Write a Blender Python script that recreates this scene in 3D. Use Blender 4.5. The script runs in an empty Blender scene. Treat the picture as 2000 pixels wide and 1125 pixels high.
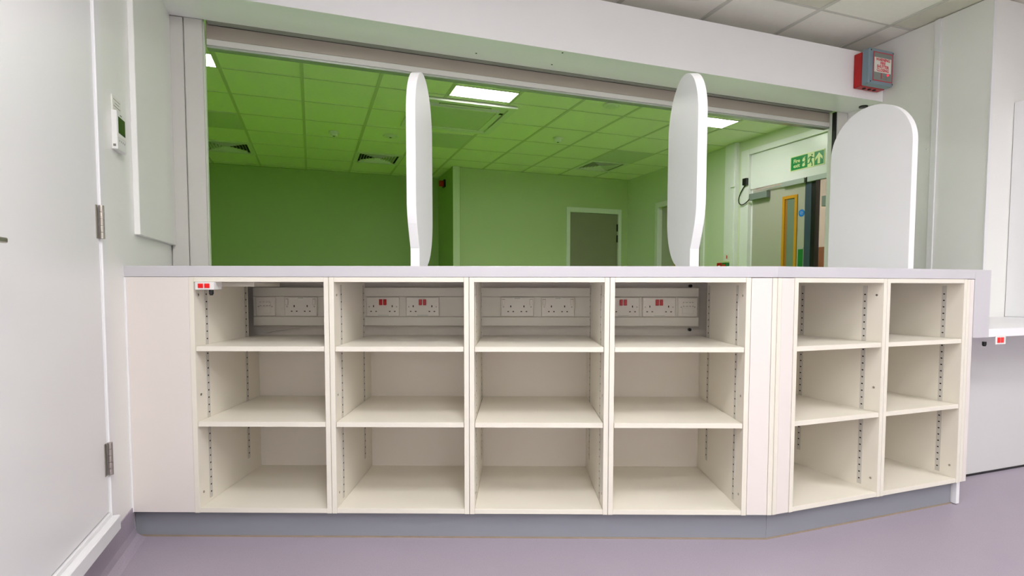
import bpy, bmesh, math, random
from mathutils import Matrix, Vector

# ------------------------------------------------------------------ scene, camera, world, exposure
S = bpy.context.scene
COL = S.collection
TH = 0.355403397            # the main counter run is turned by this angle against the wall with the opening
CT, ST = math.cos(TH), math.sin(TH)

S.view_settings.view_transform = 'Standard'
S.view_settings.look = 'None'
S.view_settings.gamma = 1.0
S.view_settings.use_curve_mapping = False
S.view_settings.exposure = 0.0
S.cycles.use_denoising = True
S.cycles.max_bounces = 10
S.cycles.diffuse_bounces = 7
S.cycles.glossy_bounces = 4

NEAR_L = 36.0    # emission of the ceiling panels in the counter room
FAR_L = 37.0      # emission of the ceiling panels in the waiting room
CORR_L = 12.0

def make_camera():
    f, cyp, pitch, roll, yaw = 1083.636, 615.632, 0.051819, 0.00119549, -0.00916642
    cp, sp, cr, sr, cy, sy = (math.cos(pitch), math.sin(pitch), math.cos(roll), math.sin(roll),
                              math.cos(yaw), math.sin(yaw))
    base = Matrix(((1, 0, 0), (0, 0, -1), (0, 1, 0)))
    Ry = Matrix(((cy, -sy, 0), (sy, cy, 0), (0, 0, 1)))
    Rx = Matrix(((1, 0, 0), (0, cp, -sp), (0, sp, cp)))
    Rz = Matrix(((cr, -sr, 0), (sr, cr, 0), (0, 0, 1)))
    R = Rz @ Rx @ base @ Ry                       # counter-run frame -> camera (x right, y down, z forward)
    def w(v):
        return Vector((v[0] * CT + v[1] * ST, -v[0] * ST + v[1] * CT, v[2]))
    right, down, fwd = w(R[0]), w(R[1]), w(R[2])
    m = Matrix((right, -down, -fwd)).transposed().to_4x4()
    m.translation = Vector((0, 0, 0.925))
    cam = bpy.data.cameras.new('camera')
    cam.sensor_fit = 'HORIZONTAL'
    cam.sensor_width = 36.0
    cam.lens = f / 2000 * 36.0
    cam.shift_y = (cyp - 562.5) / 2000
    cam.clip_start = 0.02
    o = bpy.data.objects.new('camera', cam)
    COL.objects.link(o)
    o.matrix_world = m
    S.camera = o
make_camera()

wd = bpy.data.worlds.new('world')
S.world = wd
wd.use_nodes = True
wd.node_tree.nodes['Background'].inputs[0].default_value = (0.8, 0.85, 0.9, 1)
wd.node_tree.nodes['Background'].inputs[1].default_value = 0.05

# ------------------------------------------------------------------ materials
def lin(c):
    c /= 255.0
    return c / 12.92 if c <= 0.04045 else ((c + 0.055) / 1.055) ** 2.4

MATS = {}
def mat(name, rgb, rough=0.5, metal=0.0, spec=0.5, vary=0.03, vscale=6.0, bump=0.0, bscale=200.0,
        emit=0.0, coat=0.0, trans=0.0, speck=None, stretch=None):
    if name in MATS:
        return MATS[name]
    m = bpy.data.materials.new(name)
    m.use_nodes = True
    nt = m.node_tree
    b = nt.nodes['Principled BSDF']
    b.inputs['Roughness'].default_value = rough
    b.inputs['Metallic'].default_value = metal
    b.inputs['Specular IOR Level'].default_value = spec
    b.inputs['Coat Weight'].default_value = coat
    b.inputs['Transmission Weight'].default_value = trans
    col = (lin(rgb[0]), lin(rgb[1]), lin(rgb[2]), 1)
    b.inputs['Base Color'].default_value = col
    tc = nt.nodes.new('ShaderNodeTexCoord')
    src = tc.outputs['Object']
    if stretch:
        mp = nt.nodes.new('ShaderNodeMapping')
        mp.inputs['Scale'].default_value = stretch
        nt.links.new(src, mp.inputs['Vector'])
        src = mp.outputs['Vector']
    if vary > 0:
        n = nt.nodes.new('ShaderNodeTexNoise')
        n.inputs['Scale'].default_value = vscale
        n.inputs['Detail'].default_value = 4
        nt.links.new(src, n.inputs['Vector'])
        r = nt.nodes.new('ShaderNodeMapRange')
        r.inputs['To Min'].default_value = 1 - vary
        r.inputs['To Max'].default_value = 1 + vary
        nt.links.new(n.outputs['Fac'], r.inputs['Value'])
        mx = nt.nodes.new('ShaderNodeVectorMath')
        mx.operation = 'SCALE'
        mx.inputs[0].default_value = col[:3]
        nt.links.new(r.outputs['Result'], mx.inputs['Scale'])
        out = mx.outputs['Vector']
        if speck:
            n2 = nt.nodes.new('ShaderNodeTexNoise')
            n2.inputs['Scale'].default_value = speck[0]
            n2.inputs['Detail'].default_value = 1
            nt.links.new(tc.outputs['Object'], n2.inputs['Vector'])
            cr = nt.nodes.new('ShaderNodeValToRGB')
            cr.color_ramp.elements[0].position = 0.60
            cr.color_ramp.elements[1].position = 0.68
            nt.links.new(n2.outputs['Fac'], cr.inputs['Fac'])
            mix = nt.nodes.new('ShaderNodeMix')
            mix.data_type = 'RGBA'
            nt.links.new(cr.outputs['Color'], mix.inputs['Factor'])
            nt.links.new(out, mix.inputs[6])
            mix.inputs[7].default_value = (lin(speck[1][0]), lin(speck[1][1]), lin(speck[1][2]), 1)
            out = mix.outputs[2]
        nt.links.new(out, b.inputs['Base Color'])
    if bump > 0:
        nb = nt.nodes.new('ShaderNodeTexNoise')
        nb.inputs['Scale'].default_value = bscale
        nb.inputs['Detail'].default_value = 3
        nt.links.new(src, nb.inputs['Vector'])
        bp = nt.nodes.new('ShaderNodeBump')
        bp.inputs['Strength'].default_value = bump
        bp.inputs['Distance'].default_value = 0.002
        nt.links.new(nb.outputs['Fac'], bp.inputs['Height'])
        nt.links.new(bp.outputs['Normal'], b.inputs['Normal'])
    if emit > 0:
        b.inputs['Emission Color'].default_value = col
        b.inputs['Emission Strength'].default_value = emit
    MATS[name] = m
    return m

M_WALL = mat('wall paint', (234, 234, 231), 0.38, vary=0.015, vscale=2.5, bump=0.06, bscale=60)
M_RIGHTW = mat('lit waiting room paint', (212, 220, 196), 0.45, vary=0.02, vscale=2.0, bump=0.06, bscale=60)  # lit copy of the waiting room paint, stronger light put into its tone
M_FARLEFT = mat('deeper shaded waiting room paint', (160, 182, 118), 0.45, vary=0.02, vscale=2.0, bump=0.06, bscale=60)  # same paint darker still, dimness of the left part put into the colour
M_FARWALL = mat('shaded waiting room paint', (188, 202, 158), 0.45, vary=0.02, vscale=2.0, bump=0.06, bscale=60)  # same paint darkened, weaker light on the far walls put into the colour
M_GLOSSWHITE = mat('white gloss paint', (232, 232, 234), 0.28, vary=0.012, vscale=3, bump=0.05, bscale=25)
M_DOOR = mat('white door paint', (229, 229, 230), 0.32, vary=0.015, vscale=2, bump=0.06, bscale=18, stretch=(1, 1, 0.25))
M_BULK = mat('bulkhead white laminate', (243, 242, 244), 0.16, vary=0.01, vscale=3, bump=0.02, bscale=20)
M_SHUT = mat('shutter housing grey white', (205, 203, 198), 0.35, vary=0.02, vscale=4)
M_SLAT = mat('shutter slat grey', (164, 154, 142), 0.4, vary=0.03, vscale=6)
M_STRIP = mat('shutter strip painted metal', (176, 182, 172), 0.22, metal=0.5, vary=0.02, vscale=4)
M_FLOOR = mat('lilac vinyl', (160, 151, 164), 0.42, vary=0.05, vscale=3, bump=0.12, bscale=350, speck=(420, (144, 132, 150)))
M_LIME = mat('lime green vinyl', (160, 228, 0), 0.4, vary=0.03, vscale=3, bump=0.1, bscale=300)
M_CREAM = mat('cream laminate', (228, 223, 210), 0.38, vary=0.012, vscale=5, bump=0.02, bscale=60)
M_BACK = mat('off white back board', (230, 224, 216), 0.4, vary=0.012, vscale=3)
M_CREAMEDGE = mat('cream edging', (233, 226, 213), 0.34, vary=0.012, vscale=9)
M_FILL = mat('pale laminate filler', (226, 219, 214), 0.36, vary=0.012, vscale=3)
M_TOP = mat('white solid surface', (197, 195, 200), 0.3, vary=0.008, vscale=5)
M_PLINTH = mat('grey plinth laminate', (138, 140, 148), 0.4, vary=0.04, vscale=5, stretch=(1, 1, 6))
M_PANEL = mat('pale grey knee panel', (214, 213, 213), 0.4, vary=0.015, vscale=3)
M_ACR = mat('white screen panel', (240, 240, 242), 0.5, vary=0.006, vscale=3)
M_TILE = mat('ceiling tile', (240, 238, 228), 0.85, vary=0.03, vscale=30, bump=0.25, bscale=180)
M_TEE = mat('ceiling grid', (204, 203, 193), 0.5, vary=0.01)
M_GRILLE = mat('grey perforated grille', (208, 210, 206), 0.6, vary=0.04, vscale=60)
M_WPLASTIC = mat('white plastic', (228, 228, 226), 0.32, vary=0.008)
M_TRUNK = mat('trunking plastic', (222, 218, 208), 0.34, vary=0.01)
M_SOCK = mat('socket plastic', (228, 223, 214), 0.3, vary=0.008)
M_RED = mat('red rocker plastic', (190, 8, 16), 0.28, vary=0.01)
M_REDBOX = mat('red enclosure plastic', (178, 14, 14), 0.38, vary=0.02)
M_BRIGHTRED = mat('bright red button', (238, 14, 14), 0.35, vary=0.01)
M_GREYBOX = mat('blue grey enclosure plastic', (122, 142, 154), 0.42, vary=0.02)
M_LEGEND = mat('grey legend plate', (128, 134, 130), 0.4, vary=0.02)
M_SIGNW = mat('white label print', (228, 228, 220), 0.5, vary=0.01)
M_REDINK = mat('red ink', (205, 22, 52), 0.5, vary=0)
M_BLACK = mat('black plastic', (16, 16, 17), 0.4, vary=0.01)
M_HOLE = mat('dark recess', (10, 9, 8), 0.8, vary=0)
M_STEEL = mat('brushed steel', (176, 170, 162), 0.32, metal=0.9, vary=0.04, vscale=30)
M_ZINC = mat('zinc strip', (196, 192, 184), 0.5, metal=0.0, vary=0.04, vscale=30)
M_ALU = mat('silver grey metal', (178, 184, 184), 0.4, metal=0.3, vary=0.02)
M_CLOSER = mat('closer silver grey', (140, 148, 148), 0.42, metal=0.3, vary=0.02)
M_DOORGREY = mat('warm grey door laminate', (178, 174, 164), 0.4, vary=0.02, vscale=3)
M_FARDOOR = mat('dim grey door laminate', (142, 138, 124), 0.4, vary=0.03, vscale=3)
M_BLUEGREY = mat('dark blue grey door edge', (62, 76, 92), 0.4, vary=0.02)
M_OAK = mat('golden oak', (204, 146, 34), 0.38, vary=0.12, vscale=14, stretch=(8, 8, 0.6), bump=0.1, bscale=40)
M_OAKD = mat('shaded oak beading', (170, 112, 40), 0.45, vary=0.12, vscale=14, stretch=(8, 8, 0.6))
M_GLASS = mat('vision glass', (150, 165, 150), 0.08, vary=0, trans=0.35)
M_CORR = mat('corridor wall paint', (204, 198, 194), 0.45, vary=0.02, vscale=2)
M_BROWN = mat('brown panel', (140, 92, 62), 0.5, vary=0.08, vscale=5)
M_SIGNG = mat('safety green', (0, 132, 62), 0.4, vary=0.02)
M_SIGNL = mat('pale photoluminescent cream', (214, 226, 168), 0.45, vary=0.02)
M_BLUE = mat('mandatory blue', (26, 122, 214), 0.4, vary=0.01)
M_LCD = mat('dark display painted with green reflection', (38, 66, 26), 0.12, vary=0.0)  # reflected green of the waiting room put into the base colour
M_CALLG = mat('call point green', (36, 120, 52), 0.35, vary=0.01)
M_LIGHTN = mat('luminous diffuser near', (255, 253, 253), 0.6, vary=0, emit=NEAR_L)
M_LIGHTF = mat('luminous diffuser far', (255, 253, 248), 0.6, vary=0, emit=FAR_L)
M_LIGHTC = mat('luminous diffuser corridor', (255, 248, 238), 0.6, vary=0, emit=CORR_L)
M_LED = mat('red indicator light', (255, 40, 70), 0.4, vary=0, emit=1.5)
M_INK = mat('grey print', (120, 116, 106), 0.6, vary=0)

# ------------------------------------------------------------------ mesh helpers
def bm_new():
    return bmesh.new()

def add_box(bm, x0, x1, y0, y1, z0, z1, bev=0.0):
    xs, ys, zs = sorted((x0, x1)), sorted((y0, y1)), sorted((z0, z1))
    v = [bm.verts.new((x, y, z)) for z in zs for y in ys for x in xs]
    F = [(0, 2, 3, 1), (4, 5, 7, 6), (0, 1, 5, 4), (2, 6, 7, 3), (0, 4, 6, 2), (1, 3, 7, 5)]
    fs = [bm.faces.new([v[i] for i in f]) for f in F]
    if bev > 0:
        es = list({e for f in fs for e in f.edges})
        bmesh.ops.bevel(bm, geom=es, offset=bev, segments=1, affect='EDGES', profile=0.5)
    return v

def add_prism(bm, pts, lo, hi, axis='z', bev=0.0):
    """extrude a closed outline; pts are 2D, axis is the extrusion direction"""
    def P(p, h):
        if axis == 'z':
            return (p[0], p[1], h)
        if axis == 'y':
            return (p[0], h, p[1])
        return (h, p[0], p[1])
    a = [bm.verts.new(P(p, lo)) for p in pts]
    b = [bm.verts.new(P(p, hi)) for p in pts]
    n = len(pts)
    fs = [bm.faces.new(a[::-1]), bm.faces.new(b)]
    for i in range(n):
        fs.append(bm.faces.new((a[i], a[(i + 1) % n], b[(i + 1) % n], b[i])))
    bmesh.ops.recalc_face_normals(bm, faces=fs)
    if bev > 0:
        es = list(set(fs[0].edges) | set(fs[1].edges))
        bmesh.ops.bevel(bm, geom=es, offset=bev, segments=2, affect='EDGES', profile=0.5)

def add_cyl(bm, c, r, h, axis='z', seg=16, r2=None):
    r2 = r if r2 is None else r2
    cs = [(math.cos(2 * math.pi * i / seg), math.sin(2 * math.pi * i / seg)) for i in range(seg)]
    def P(u, v, w):
        if axis == 'z':
            return (c[0] + u, c[1] + v, c[2] + w)
        if axis == 'y':
            return (c[0] + u, c[1] + w, c[2] + v)
        return (c[0] + w, c[1] + u, c[2] + v)
    a = [bm.verts.new(P(r * u, r * v, 0)) for u, v in cs]
    b = [bm.verts.new(P(r2 * u, r2 * v, h)) for u, v in cs]
    fs = [bm.faces.new(a), bm.faces.new(b)]
    for i in range(seg):
        fs.append(bm.faces.new((a[i], a[(i + 1) % seg], b[(i + 1) % seg], b[i])))
    bmesh.ops.recalc_face_normals(bm, faces=fs)

def add_tube(bm, pts, r, seg=8):
    rings = []
    n = len(pts)
    for i, p in enumerate(pts):
        p = Vector(p)
        t = (Vector(pts[min(i + 1, n - 1)]) - Vector(pts[max(i - 1, 0)])).normalized()
        up = Vector((0, 0, 1)) if abs(t.z) < 0.9 else Vector((1, 0, 0))
        u = t.cross(up).normalized()
        v = t.cross(u).normalized()
        rings.append([bm.verts.new(p + r * (math.cos(2 * math.pi * k / seg) * u + math.sin(2 * math.pi * k / seg) * v))
                      for k in range(seg)])
    fs = []
    for i in range(n - 1):
        for k in range(seg):
            fs.append(bm.faces.new((rings[i][k], rings[i][(k + 1) % seg], rings[i + 1][(k + 1) % seg], rings[i + 1][k])))
    fs.append(bm.faces.new(rings[0]))
    fs.append(bm.faces.new(rings[-1]))
    bmesh.ops.recalc_face_normals(bm, faces=fs)

def mesh_of(name, bm, m):
    me = bpy.data.meshes.new(name)
    bm.to_mesh(me)
    bm.free()
    me.materials.append(m)
    return me

def obj(name, bm, m, parent=None, loc=(0, 0, 0), rz=0.0, label=None):
    me = bm if isinstance(bm, bpy.types.Mesh) else mesh_of(name, bm, m)
    o = bpy.data.objects.new(name, me)
    COL.objects.link(o)
    o.parent = parent
    o.location = loc
    o.rotation_euler = (0, 0, rz)
    if label:
        o['label'] = label
    return o

def box(name, m, d, parent=None, bev=0.0, loc=(0, 0, 0), label=None):
    bm = bm_new()
    add_box(bm, *d, bev=bev)
    return obj(name, bm, m, parent, loc, 0, label)

def thing(name, label, cat, loc=(0, 0, 0), rz=0.0, group=None):
    o = bpy.data.objects.new(name, None)
    o.empty_display_size = 0.1
    COL.objects.link(o)
    o.location = loc
    o.rotation_euler = (0, 0, rz)
    o['label'] = label
    o['category'] = cat
    if group:
        o['group'] = group
    return o

def tag(o, label, cat, group=None):
    o['label'] = label
    o['category'] = cat
    if group:
        o['group'] = group
    return o

def struct(o, label=None):
    o['kind'] = 'structure'
    if label:
        o['label'] = label
    return o

def text_bm(body, size, depth=0.0006, bold=0.0, sx=1.0, align='CENTER'):
    """lettering as mesh in the xy plane"""
    cu = bpy.data.curves.new('lettering', 'FONT')
    cu.body = body
    cu.size = size
    cu.align_x = align
    cu.align_y = 'CENTER'
    cu.extrude = depth
    cu.offset = bold
    cu.space_line = 0.95
    cu.resolution_u = 2
    o = bpy.data.objects.new('lettering', cu)
    COL.objects.link(o)
    bpy.context.view_layer.update()
    dg = bpy.context.evaluated_depsgraph_get()
    me = bpy.data.meshes.new_from_object(o.evaluated_get(dg))
    bpy.data.objects.remove(o)
    bm = bm_new()
    bm.from_mesh(me)
    bpy.data.meshes.remove(me)
    for v in bm.verts:
        v.co.x *= sx
    return bm

def xform(bm, m):
    bmesh.ops.transform(bm, matrix=m, verts=bm.verts)
    return bm

def front_facing(x, y, z):
    """lettering plane -> vertical plane facing -y"""
    return Matrix.Translation((x, y, z)) @ Matrix.Rotation(math.pi / 2, 4, 'X')

def W(x, y, z=0.0):
    """counter-run frame -> world"""
    return (x * CT + y * ST, -x * ST + y * CT, z)

# frames of the two counter runs
MAIN = dict(rz=-TH)
Z0 = 1.971
KA, KB = 1.5493, 1.5273     # the corner where the counter bends
WALL_A = -0.629             # left wall
WB = 3.075                  # face of the wall with the opening
CEIL = 2.6

# ------------------------------------------------------------------ the setting
# floors
bm = bm_new(); add_box(bm, -1.0, 5.5, -2.7, 3.12, -0.1, 0.0)
struct(obj('floor', bm, M_FLOOR), 'lilac vinyl floor in front of the counter')
bm = bm_new(); add_box(bm, -5.0, 4.72, 3.12, 8.75, -0.1, 0.0)
struct(obj('floor', bm, M_LIME), 'lime green vinyl floor of the waiting room behind the opening')
bm = bm_new(); add_box(bm, 4.72, 7.4, 2.2, 8.75, -0.1, 0.0)
struct(obj('floor', bm, M_FLOOR), 'grey lilac corridor floor beyond the fire exit')

# ceilings with their tiles and grid bars
PITCH = 0.595
A_LINES = [-0.045 + PITCH * k for k in range(-8, 10)]
tile_me = {}
def tile_mesh(w, d):
    key = (round(w, 3), round(d, 3))
    if key not in tile_me:
        b = bm_new(); add_box(b, -w / 2, w / 2, -d / 2, d / 2, 0.0, 0.014, bev=0.002)
        tile_me[key] = mesh_of('ceiling_tile', b, M_TILE)
    return tile_me[key]

def ceiling(a0, a1, b0, b1, alines, blines, skip, label, thick=0.0135):
    bm = bm_new(); add_box(bm, a0, a1, b0, b1, CEIL + 0.03, CEIL + 0.13)
    c = struct(obj('ceiling', bm, M_TILE), label)
    xs = [a0] + [x for x in alines if a0 + 0.03 < x < a1 - 0.03] + [a1]
    ys = [b0] + [y for y in blines if b0 + 0.03 < y < b1 - 0.03] + [b1]
    for i in range(len(xs) - 1):
        for j in range(len(ys) - 1):
            cx, cy = (xs[i] + xs[i + 1]) / 2, (ys[j] + ys[j + 1]) / 2
            if any(s[0] < cx < s[1] and s[2] < cy < s[3] for s in skip):
                continue
            w, d = xs[i + 1] - xs[i] - 0.002, ys[j + 1] - ys[j] - 0.002
            if w < 0.03 or d < 0.03:
                continue
            obj('ceiling_tile', tile_mesh(w, d), None, c, (cx, cy, CEIL + 0.005))
    for x in xs[1:-1]:
        box('grid_bar', M_TEE, (x - thick, x + thick, b0, b1, CEIL, CEIL + 0.0048), c)
    for y in ys[1:-1]:
        box('grid_bar', M_TEE, (a0, a1, y - thick * 0.5, y + thick * 0.5, CEIL + 0.0006, CEIL + 0.0048), c)
    return c

NEAR_B = [2.616 - 0.6 * k for k in range(0, 9)]
FAR_B = [4.87 + 0.6 * k for k in range(-2, 7)]
def cell(a_i, b_line, da=1, db=1):
    a = -0.045 + PITCH * a_i
    return (a, a + PITCH * da, b_line, b_line + 0.6 * db)

near_lights = [cell(0, 0.216), cell(5, -0.384), cell(0, -0.984), cell(5, -1.584), cell(0, -2.184)]
far_lights = [cell(-2, 4.27), cell(2, 4.27), cell(6, 4.27)]
far_diffs = [cell(-2, 7.27), cell(1, 7.27), cell(6, 6.67)]
far_grey = [cell(-2, 6.07), cell(6, 6.07), cell(2, 6.07)]
cassette = (0.88, 1.86, 4.93, 5.91)

ceiling(-0.629, 5.5, -2.7, 3.16, A_LINES, NEAR_B, near_lights, 'white tiled suspended ceiling above the counter')
ceiling(-5.0, 4.72, 3.16, 8.75, A_LINES, FAR_B, far_lights + far_diffs + far_grey, 'tiled suspended ceiling of the waiting room')
bm = bm_new(); add_box(bm, 4.72, 7.4, 2.2, 8.75, CEIL, CEIL + 0.1)
struct(obj('ceiling', bm, M_WALL), 'plain ceiling of the corridor beyond the fire exit')

def ceiling_light(c, m, label, group, half=False):
    a0, a1, b0, b1 = c
    t = thing('ceiling_light', label, 'ceiling light', ((a0 + a1) / 2, (b0 + b1) / 2, CEIL), group=group)
    w, d = (a1 - a0) / 2 - 0.001, (b1 - b0) / 2 - 0.001
    bm = bm_new()
    e = 0.02
    add_box(bm, -w, w, -d, -d + e, -0.003, 0.014)
    add_box(bm, -w, w, d - e, d, -0.003, 0.014)
    add_box(bm, -w, -w + e, -d + e, d - e, -0.003, 0.014)
    add_box(bm, w - e, w, -d + e, d - e, -0.003, 0.014)
    add_box(bm, -w, w, -d, d, 0.014, 0.028)
    obj('frame', bm, M_TEE, t)
    if half:
        box('blank_plate', M_TILE, (-w + e, w - e, -d + e, 0.018, 0.002, 0.012), t)
        box('centre_bar', M_TEE, (-w + e, w - e, 0.018, 0.036, -0.002, 0.012), t)
        box('diffuser', m, (-w + e, w - e, 0.036, d - e, 0.0, 0.01), t)
    else:
        box('diffuser', m, (-w + e, w - e, -d + e, d - e, 0.0, 0.01), t)
    return t
for i, c in enumerate(near_lights):
    ceiling_light(c, M_LIGHTN, 'LED ceiling panel of the counter room, %s the viewer' % (
        'overhead left of', 'overhead right of', 'behind and left of', 'behind and right of', 'farthest back and left of')[i],
        'LED panels above the counter room')
for c, l in zip(far_lights, ['bright LED ceiling panel cut off by the left post of the opening',
                             'bright LED ceiling panel above the air conditioning cassette',
                             'bright LED ceiling panel just right of the middle white screen']):
    ceiling_light(c, M_LIGHTF, l, 'LED panels in the waiting room ceiling', True)

# left wall
bm = bm_new(); add_box(bm, WALL_A - 0.1, WALL_A, -2.7, 3.075, 0.0, CEIL)
struct(obj('wall_left', bm, M_WALL), 'white left wall with a door and a raised panel')
bm = bm_new(); add_box(bm, -1.0, 5.6, -2.8, -2.7, 0.0, CEIL)
struct(obj('wall_back', bm, M_WALL), 'white wall behind the viewer')
bm = bm_new(); add_box(bm, 5.5, 5.6, -2.7, 2.2, 0.0, CEIL)
struct(obj('wall_right', bm, M_WALL), 'white wall at the far right')
# wall at the right end of the opening and its return
bm = bm_new(); add_box(bm, 3.729, 3.85, 2.15, 3.14, 0.0, CEIL)
w = struct(obj('wall_right', bm, M_WALL), 'pale wall returning from the opening on the right')
box('cover_strip', M_GLOSSWHITE, (3.719, 3.729, 2.432, 2.468, 0.0, CEIL), w, bev=0.002)
for b_, z in ((2.498, 2.2), (2.501, 1.807), (2.502, 1.419)):
    bm = bm_new(); add_cyl(bm, (3.7265, b_, z), 0.006, 0.0025, 'x', 12)
    obj('screw_cap', bm, M_GLOSSWHITE, w)
box('corner_trim', M_GLOSSWHITE, (3.725, 3.745, 2.143, 2.150, 0.0, CEIL), w, bev=0.001)
bm = bm_new(); add_box(bm, 3.85, 5.6, 2.15, 2.25, 0.0, CEIL)
struct(obj('wall_front', bm, M_WALL), 'pale wall facing the low desk at the right edge')

# wall with the opening: sill, header, guide posts
bm = bm_new()
add_box(bm, -0.75, 3.85, 3.085, 3.14, 0.0, 0.955)
add_box(bm, -0.75, 3.85, 3.0855, 3.14, 2.242, CEIL)
add_box(bm, -5.0, -0.475, 3.085, 3.14, 0.0, CEIL)
struct(obj('wall_front', bm, M_WALL), 'wall around the shutter opening')
for x0, x1, nm in ((WALL_A + 0.003, -0.555, 0), (-0.551, -0.472, 1)):
    bm = bm_new(); add_box(bm, x0, x1, 3.07 - (0.004 if nm else 0), 3.09, 0.997, 2.2, bev=0.003)
    struct(obj('trim_1' if nm == 0 else 'trim_2', bm, M_SHUT if nm == 0 else M_SHUT), 'left shutter guide post board')
bm = bm_new(); add_box(bm, 3.63, 3.728, 3.066, 3.09, 0.997, 2.2, bev=0.003)
struct(obj('trim_3', bm, M_SHUT), 'right shutter guide post board')
bm = bm_new(); add_box(bm, -0.4745, -0.470, 3.09, 3.138, 0.997, 2.2); 
struct(obj('trim_4', bm, M_WALL), 'left reveal of the opening')
bm = bm_new(); add_box(bm, 3.622, 3.63, 3.105, 3.139, 0.997, 2.2)
struct(obj('trim_5', bm, M_WALL), 'right reveal of the opening')
g = struct(box('trim_6', M_BLACK, (3.621, 3.63, 3.074, 3.103, 0.997, 2.2)), 'dark shutter guide channel at the right of the opening')

# roller shutter: housing soffit strip, slats, bottom bar
sh = thing('roller_shutter', 'raised grey fire shutter across the top of the opening', 'roller shutter', (1.57, 3.12, 2.085))
def shp(name, m, d, bev=0.0):
    x0, x1, y0, y1, z0, z1 = d
    return box(name, m, (x0 - 1.57, x1 - 1.57, y0 - 3.12, y1 - 3.12, z0 - 2.085, z1 - 2.085), sh, bev)
bm = bm_new(); add_prism(bm, [(-0.455 - 1.57, 3.0705 - 3.12), (3.60 - 1.57, 3.0840 - 3.12), (3.60 - 1.57, 3.1165 - 3.12), (-0.455 - 1.57, 3.1165 - 3.12)], 2.2005 - 2.085, 2.213 - 2.085, 'z')
obj('soffit_strip', bm, M_STRIP, sh)
shp('shadow_gap', M_HOLE, (-0.455, 3.60, 3.1166, 3.1199, 2.199, 2.21))  # dark piece put in as the shadow line between strip and slat
shp('gap_lining', M_HOLE, (-0.455, 3.60, 3.0695, 3.0845, 2.214, 2.222))
shp('slat', M_SLAT, (-0.464, 3.613, 3.120, 3.135, 2.135, 2.24))
shp('slat', M_SHUT, (-0.464, 3.613, 3.117, 3.135, 2.103, 2.1335), 0.002)
shp('bottom_bar', M_STRIP, (-0.464, 3.613, 3.117, 3.165, 2.090, 2.102), 0.002)

# bulkhead
bm = bm_new()
add_box(bm, WALL_A + 0.001, 3.727, 2.80, 2.818, 2.2, 2.506)
add_box(bm, WALL_A + 0.001, 3.727, 2.818, 3.068, 2.2, 2.218)
add_box(bm, WALL_A + 0.001, 3.727, 2.818, 3.084, 2.49, 2.506)
bk = struct(obj('trim_7', bm, M_BULK), 'long white boxed bulkhead above the opening')
for a_, b_ in ((1.31, 2.823), (1.321, 2.991), (0.869, 2.991)):
    bm = bm_new(); add_cyl(bm, (a_, b_, 2.1985), 0.005, 0.0015, 'z', 12)
    obj('screw_hole', bm, M_HOLE, bk)
bm = bm_new(); add_cyl(bm, (3.690, 2.914, 2.192), 0.028, 0.008, 'z', 20)
tag(obj('cable_grommet', bm, M_BLACK), 'dark round grommet under the right end of the bulkhead', 'grommet')

# raised panel on the left wall
bm = bm_new(); add_box(bm, WALL_A, WALL_A + 0.02, 2.476, 3.069, 1.12, CEIL - 0.005, bev=0.002)
tag(obj('wall_panel', bm, M_WALL), 'raised white wall board beside the thermostat, left of the opening', 'wall panel')

# skirting of the left wall: coved lilac vinyl
def cove(bm, b0, b1):
    pts = [(WALL_A, 0.0), (WALL_A + 0.04, 0.0005), (WALL_A + 0.024, 0.006), (WALL_A + 0.012, 0.018),
           (WALL_A + 0.005, 0.04), (WALL_A + 0.004, 0.118), (WALL_A, 0.118)]
    add_prism(bm, pts, b0, b1, 'y')
bm = bm_new(); cove(bm, -2.7, 2.345)
struct(obj('baseboard_left', bm, M_FLOOR), 'coved lilac vinyl skirting along the left wall')

# left door with raised frame
dr = struct(bpy.data.objects.new('door_1', None)); COL.objects.link(dr)
dr['label'] = 'white flush door in the left wall with two steel hinges'
dr.location = (WALL_A, 1.5, 0.15)
def dp(name, m, d, bev=0.0, par=None):
    x0, x1, y0, y1, z0, z1 = d
    return box(name, m, (x0 - WALL_A, x1 - WALL_A, y0 - 1.5, y1 - 1.5, z0 - 0.15, z1 - 0.15), dr, bev)
leaf = dp('door_leaf', M_DOOR, (WALL_A + 0.002, WALL_A + 0.024, 1.05, 2.020, 0.222, 2.30), 0.002)
dp('door_frame', M_GLOSSWHITE, (WALL_A, WALL_A + 0.030, 2.024, 2.076, 0.15, 2.38), 0.003)
dp('door_frame', M_GLOSSWHITE, (WALL_A, WALL_A + 0.030, 0.98, 1.046, 0.15, 2.38), 0.003)
dp('door_frame', M_GLOSSWHITE, (WALL_A, WALL_A + 0.030, 1.046, 2.024, 2.304, 2.38), 0.003)
dp('door_stop', M_GLOSSWHITE, (WALL_A + 0.001, WALL_A + 0.030, 1.046, 2.020, 0.206, 0.219), 0.001)
dp('door_sill', M_GLOSSWHITE, (WALL_A, WALL_A + 0.050, 0.98, 2.035, 0.158, 0.2055), 0.003)
for zc in (1.118, 0.39):
    bm = bm_new()
    for k in range(5):
        add_cyl(bm, (WALL_A + 0.033 - WALL_A, 2.018 - 1.5, zc - 0.15 - 0.05 + k * 0.0203), 0.0075, 0.0192, 'z', 12)
    h = obj('hinge', bm, M_STEEL, dr)
    bm = bm_new(); add_box(bm, 0.0242, 0.0262, 1.996 - 1.5, 2.010 - 1.5, zc - 0.15 - 0.05, zc - 0.15 + 0.05)
    obj('hinge_leaf', bm, M_STEEL, h)
bm = bm_new()
add_cyl(bm, (0.024, 1.262 - 1.5, 1.013 - 0.15), 0.026, 0.008, 'x', 20)
add_cyl(bm, (0.032, 1.262 - 1.5, 1.013 - 0.15), 0.009, 0.036, 'x', 12)
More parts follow.
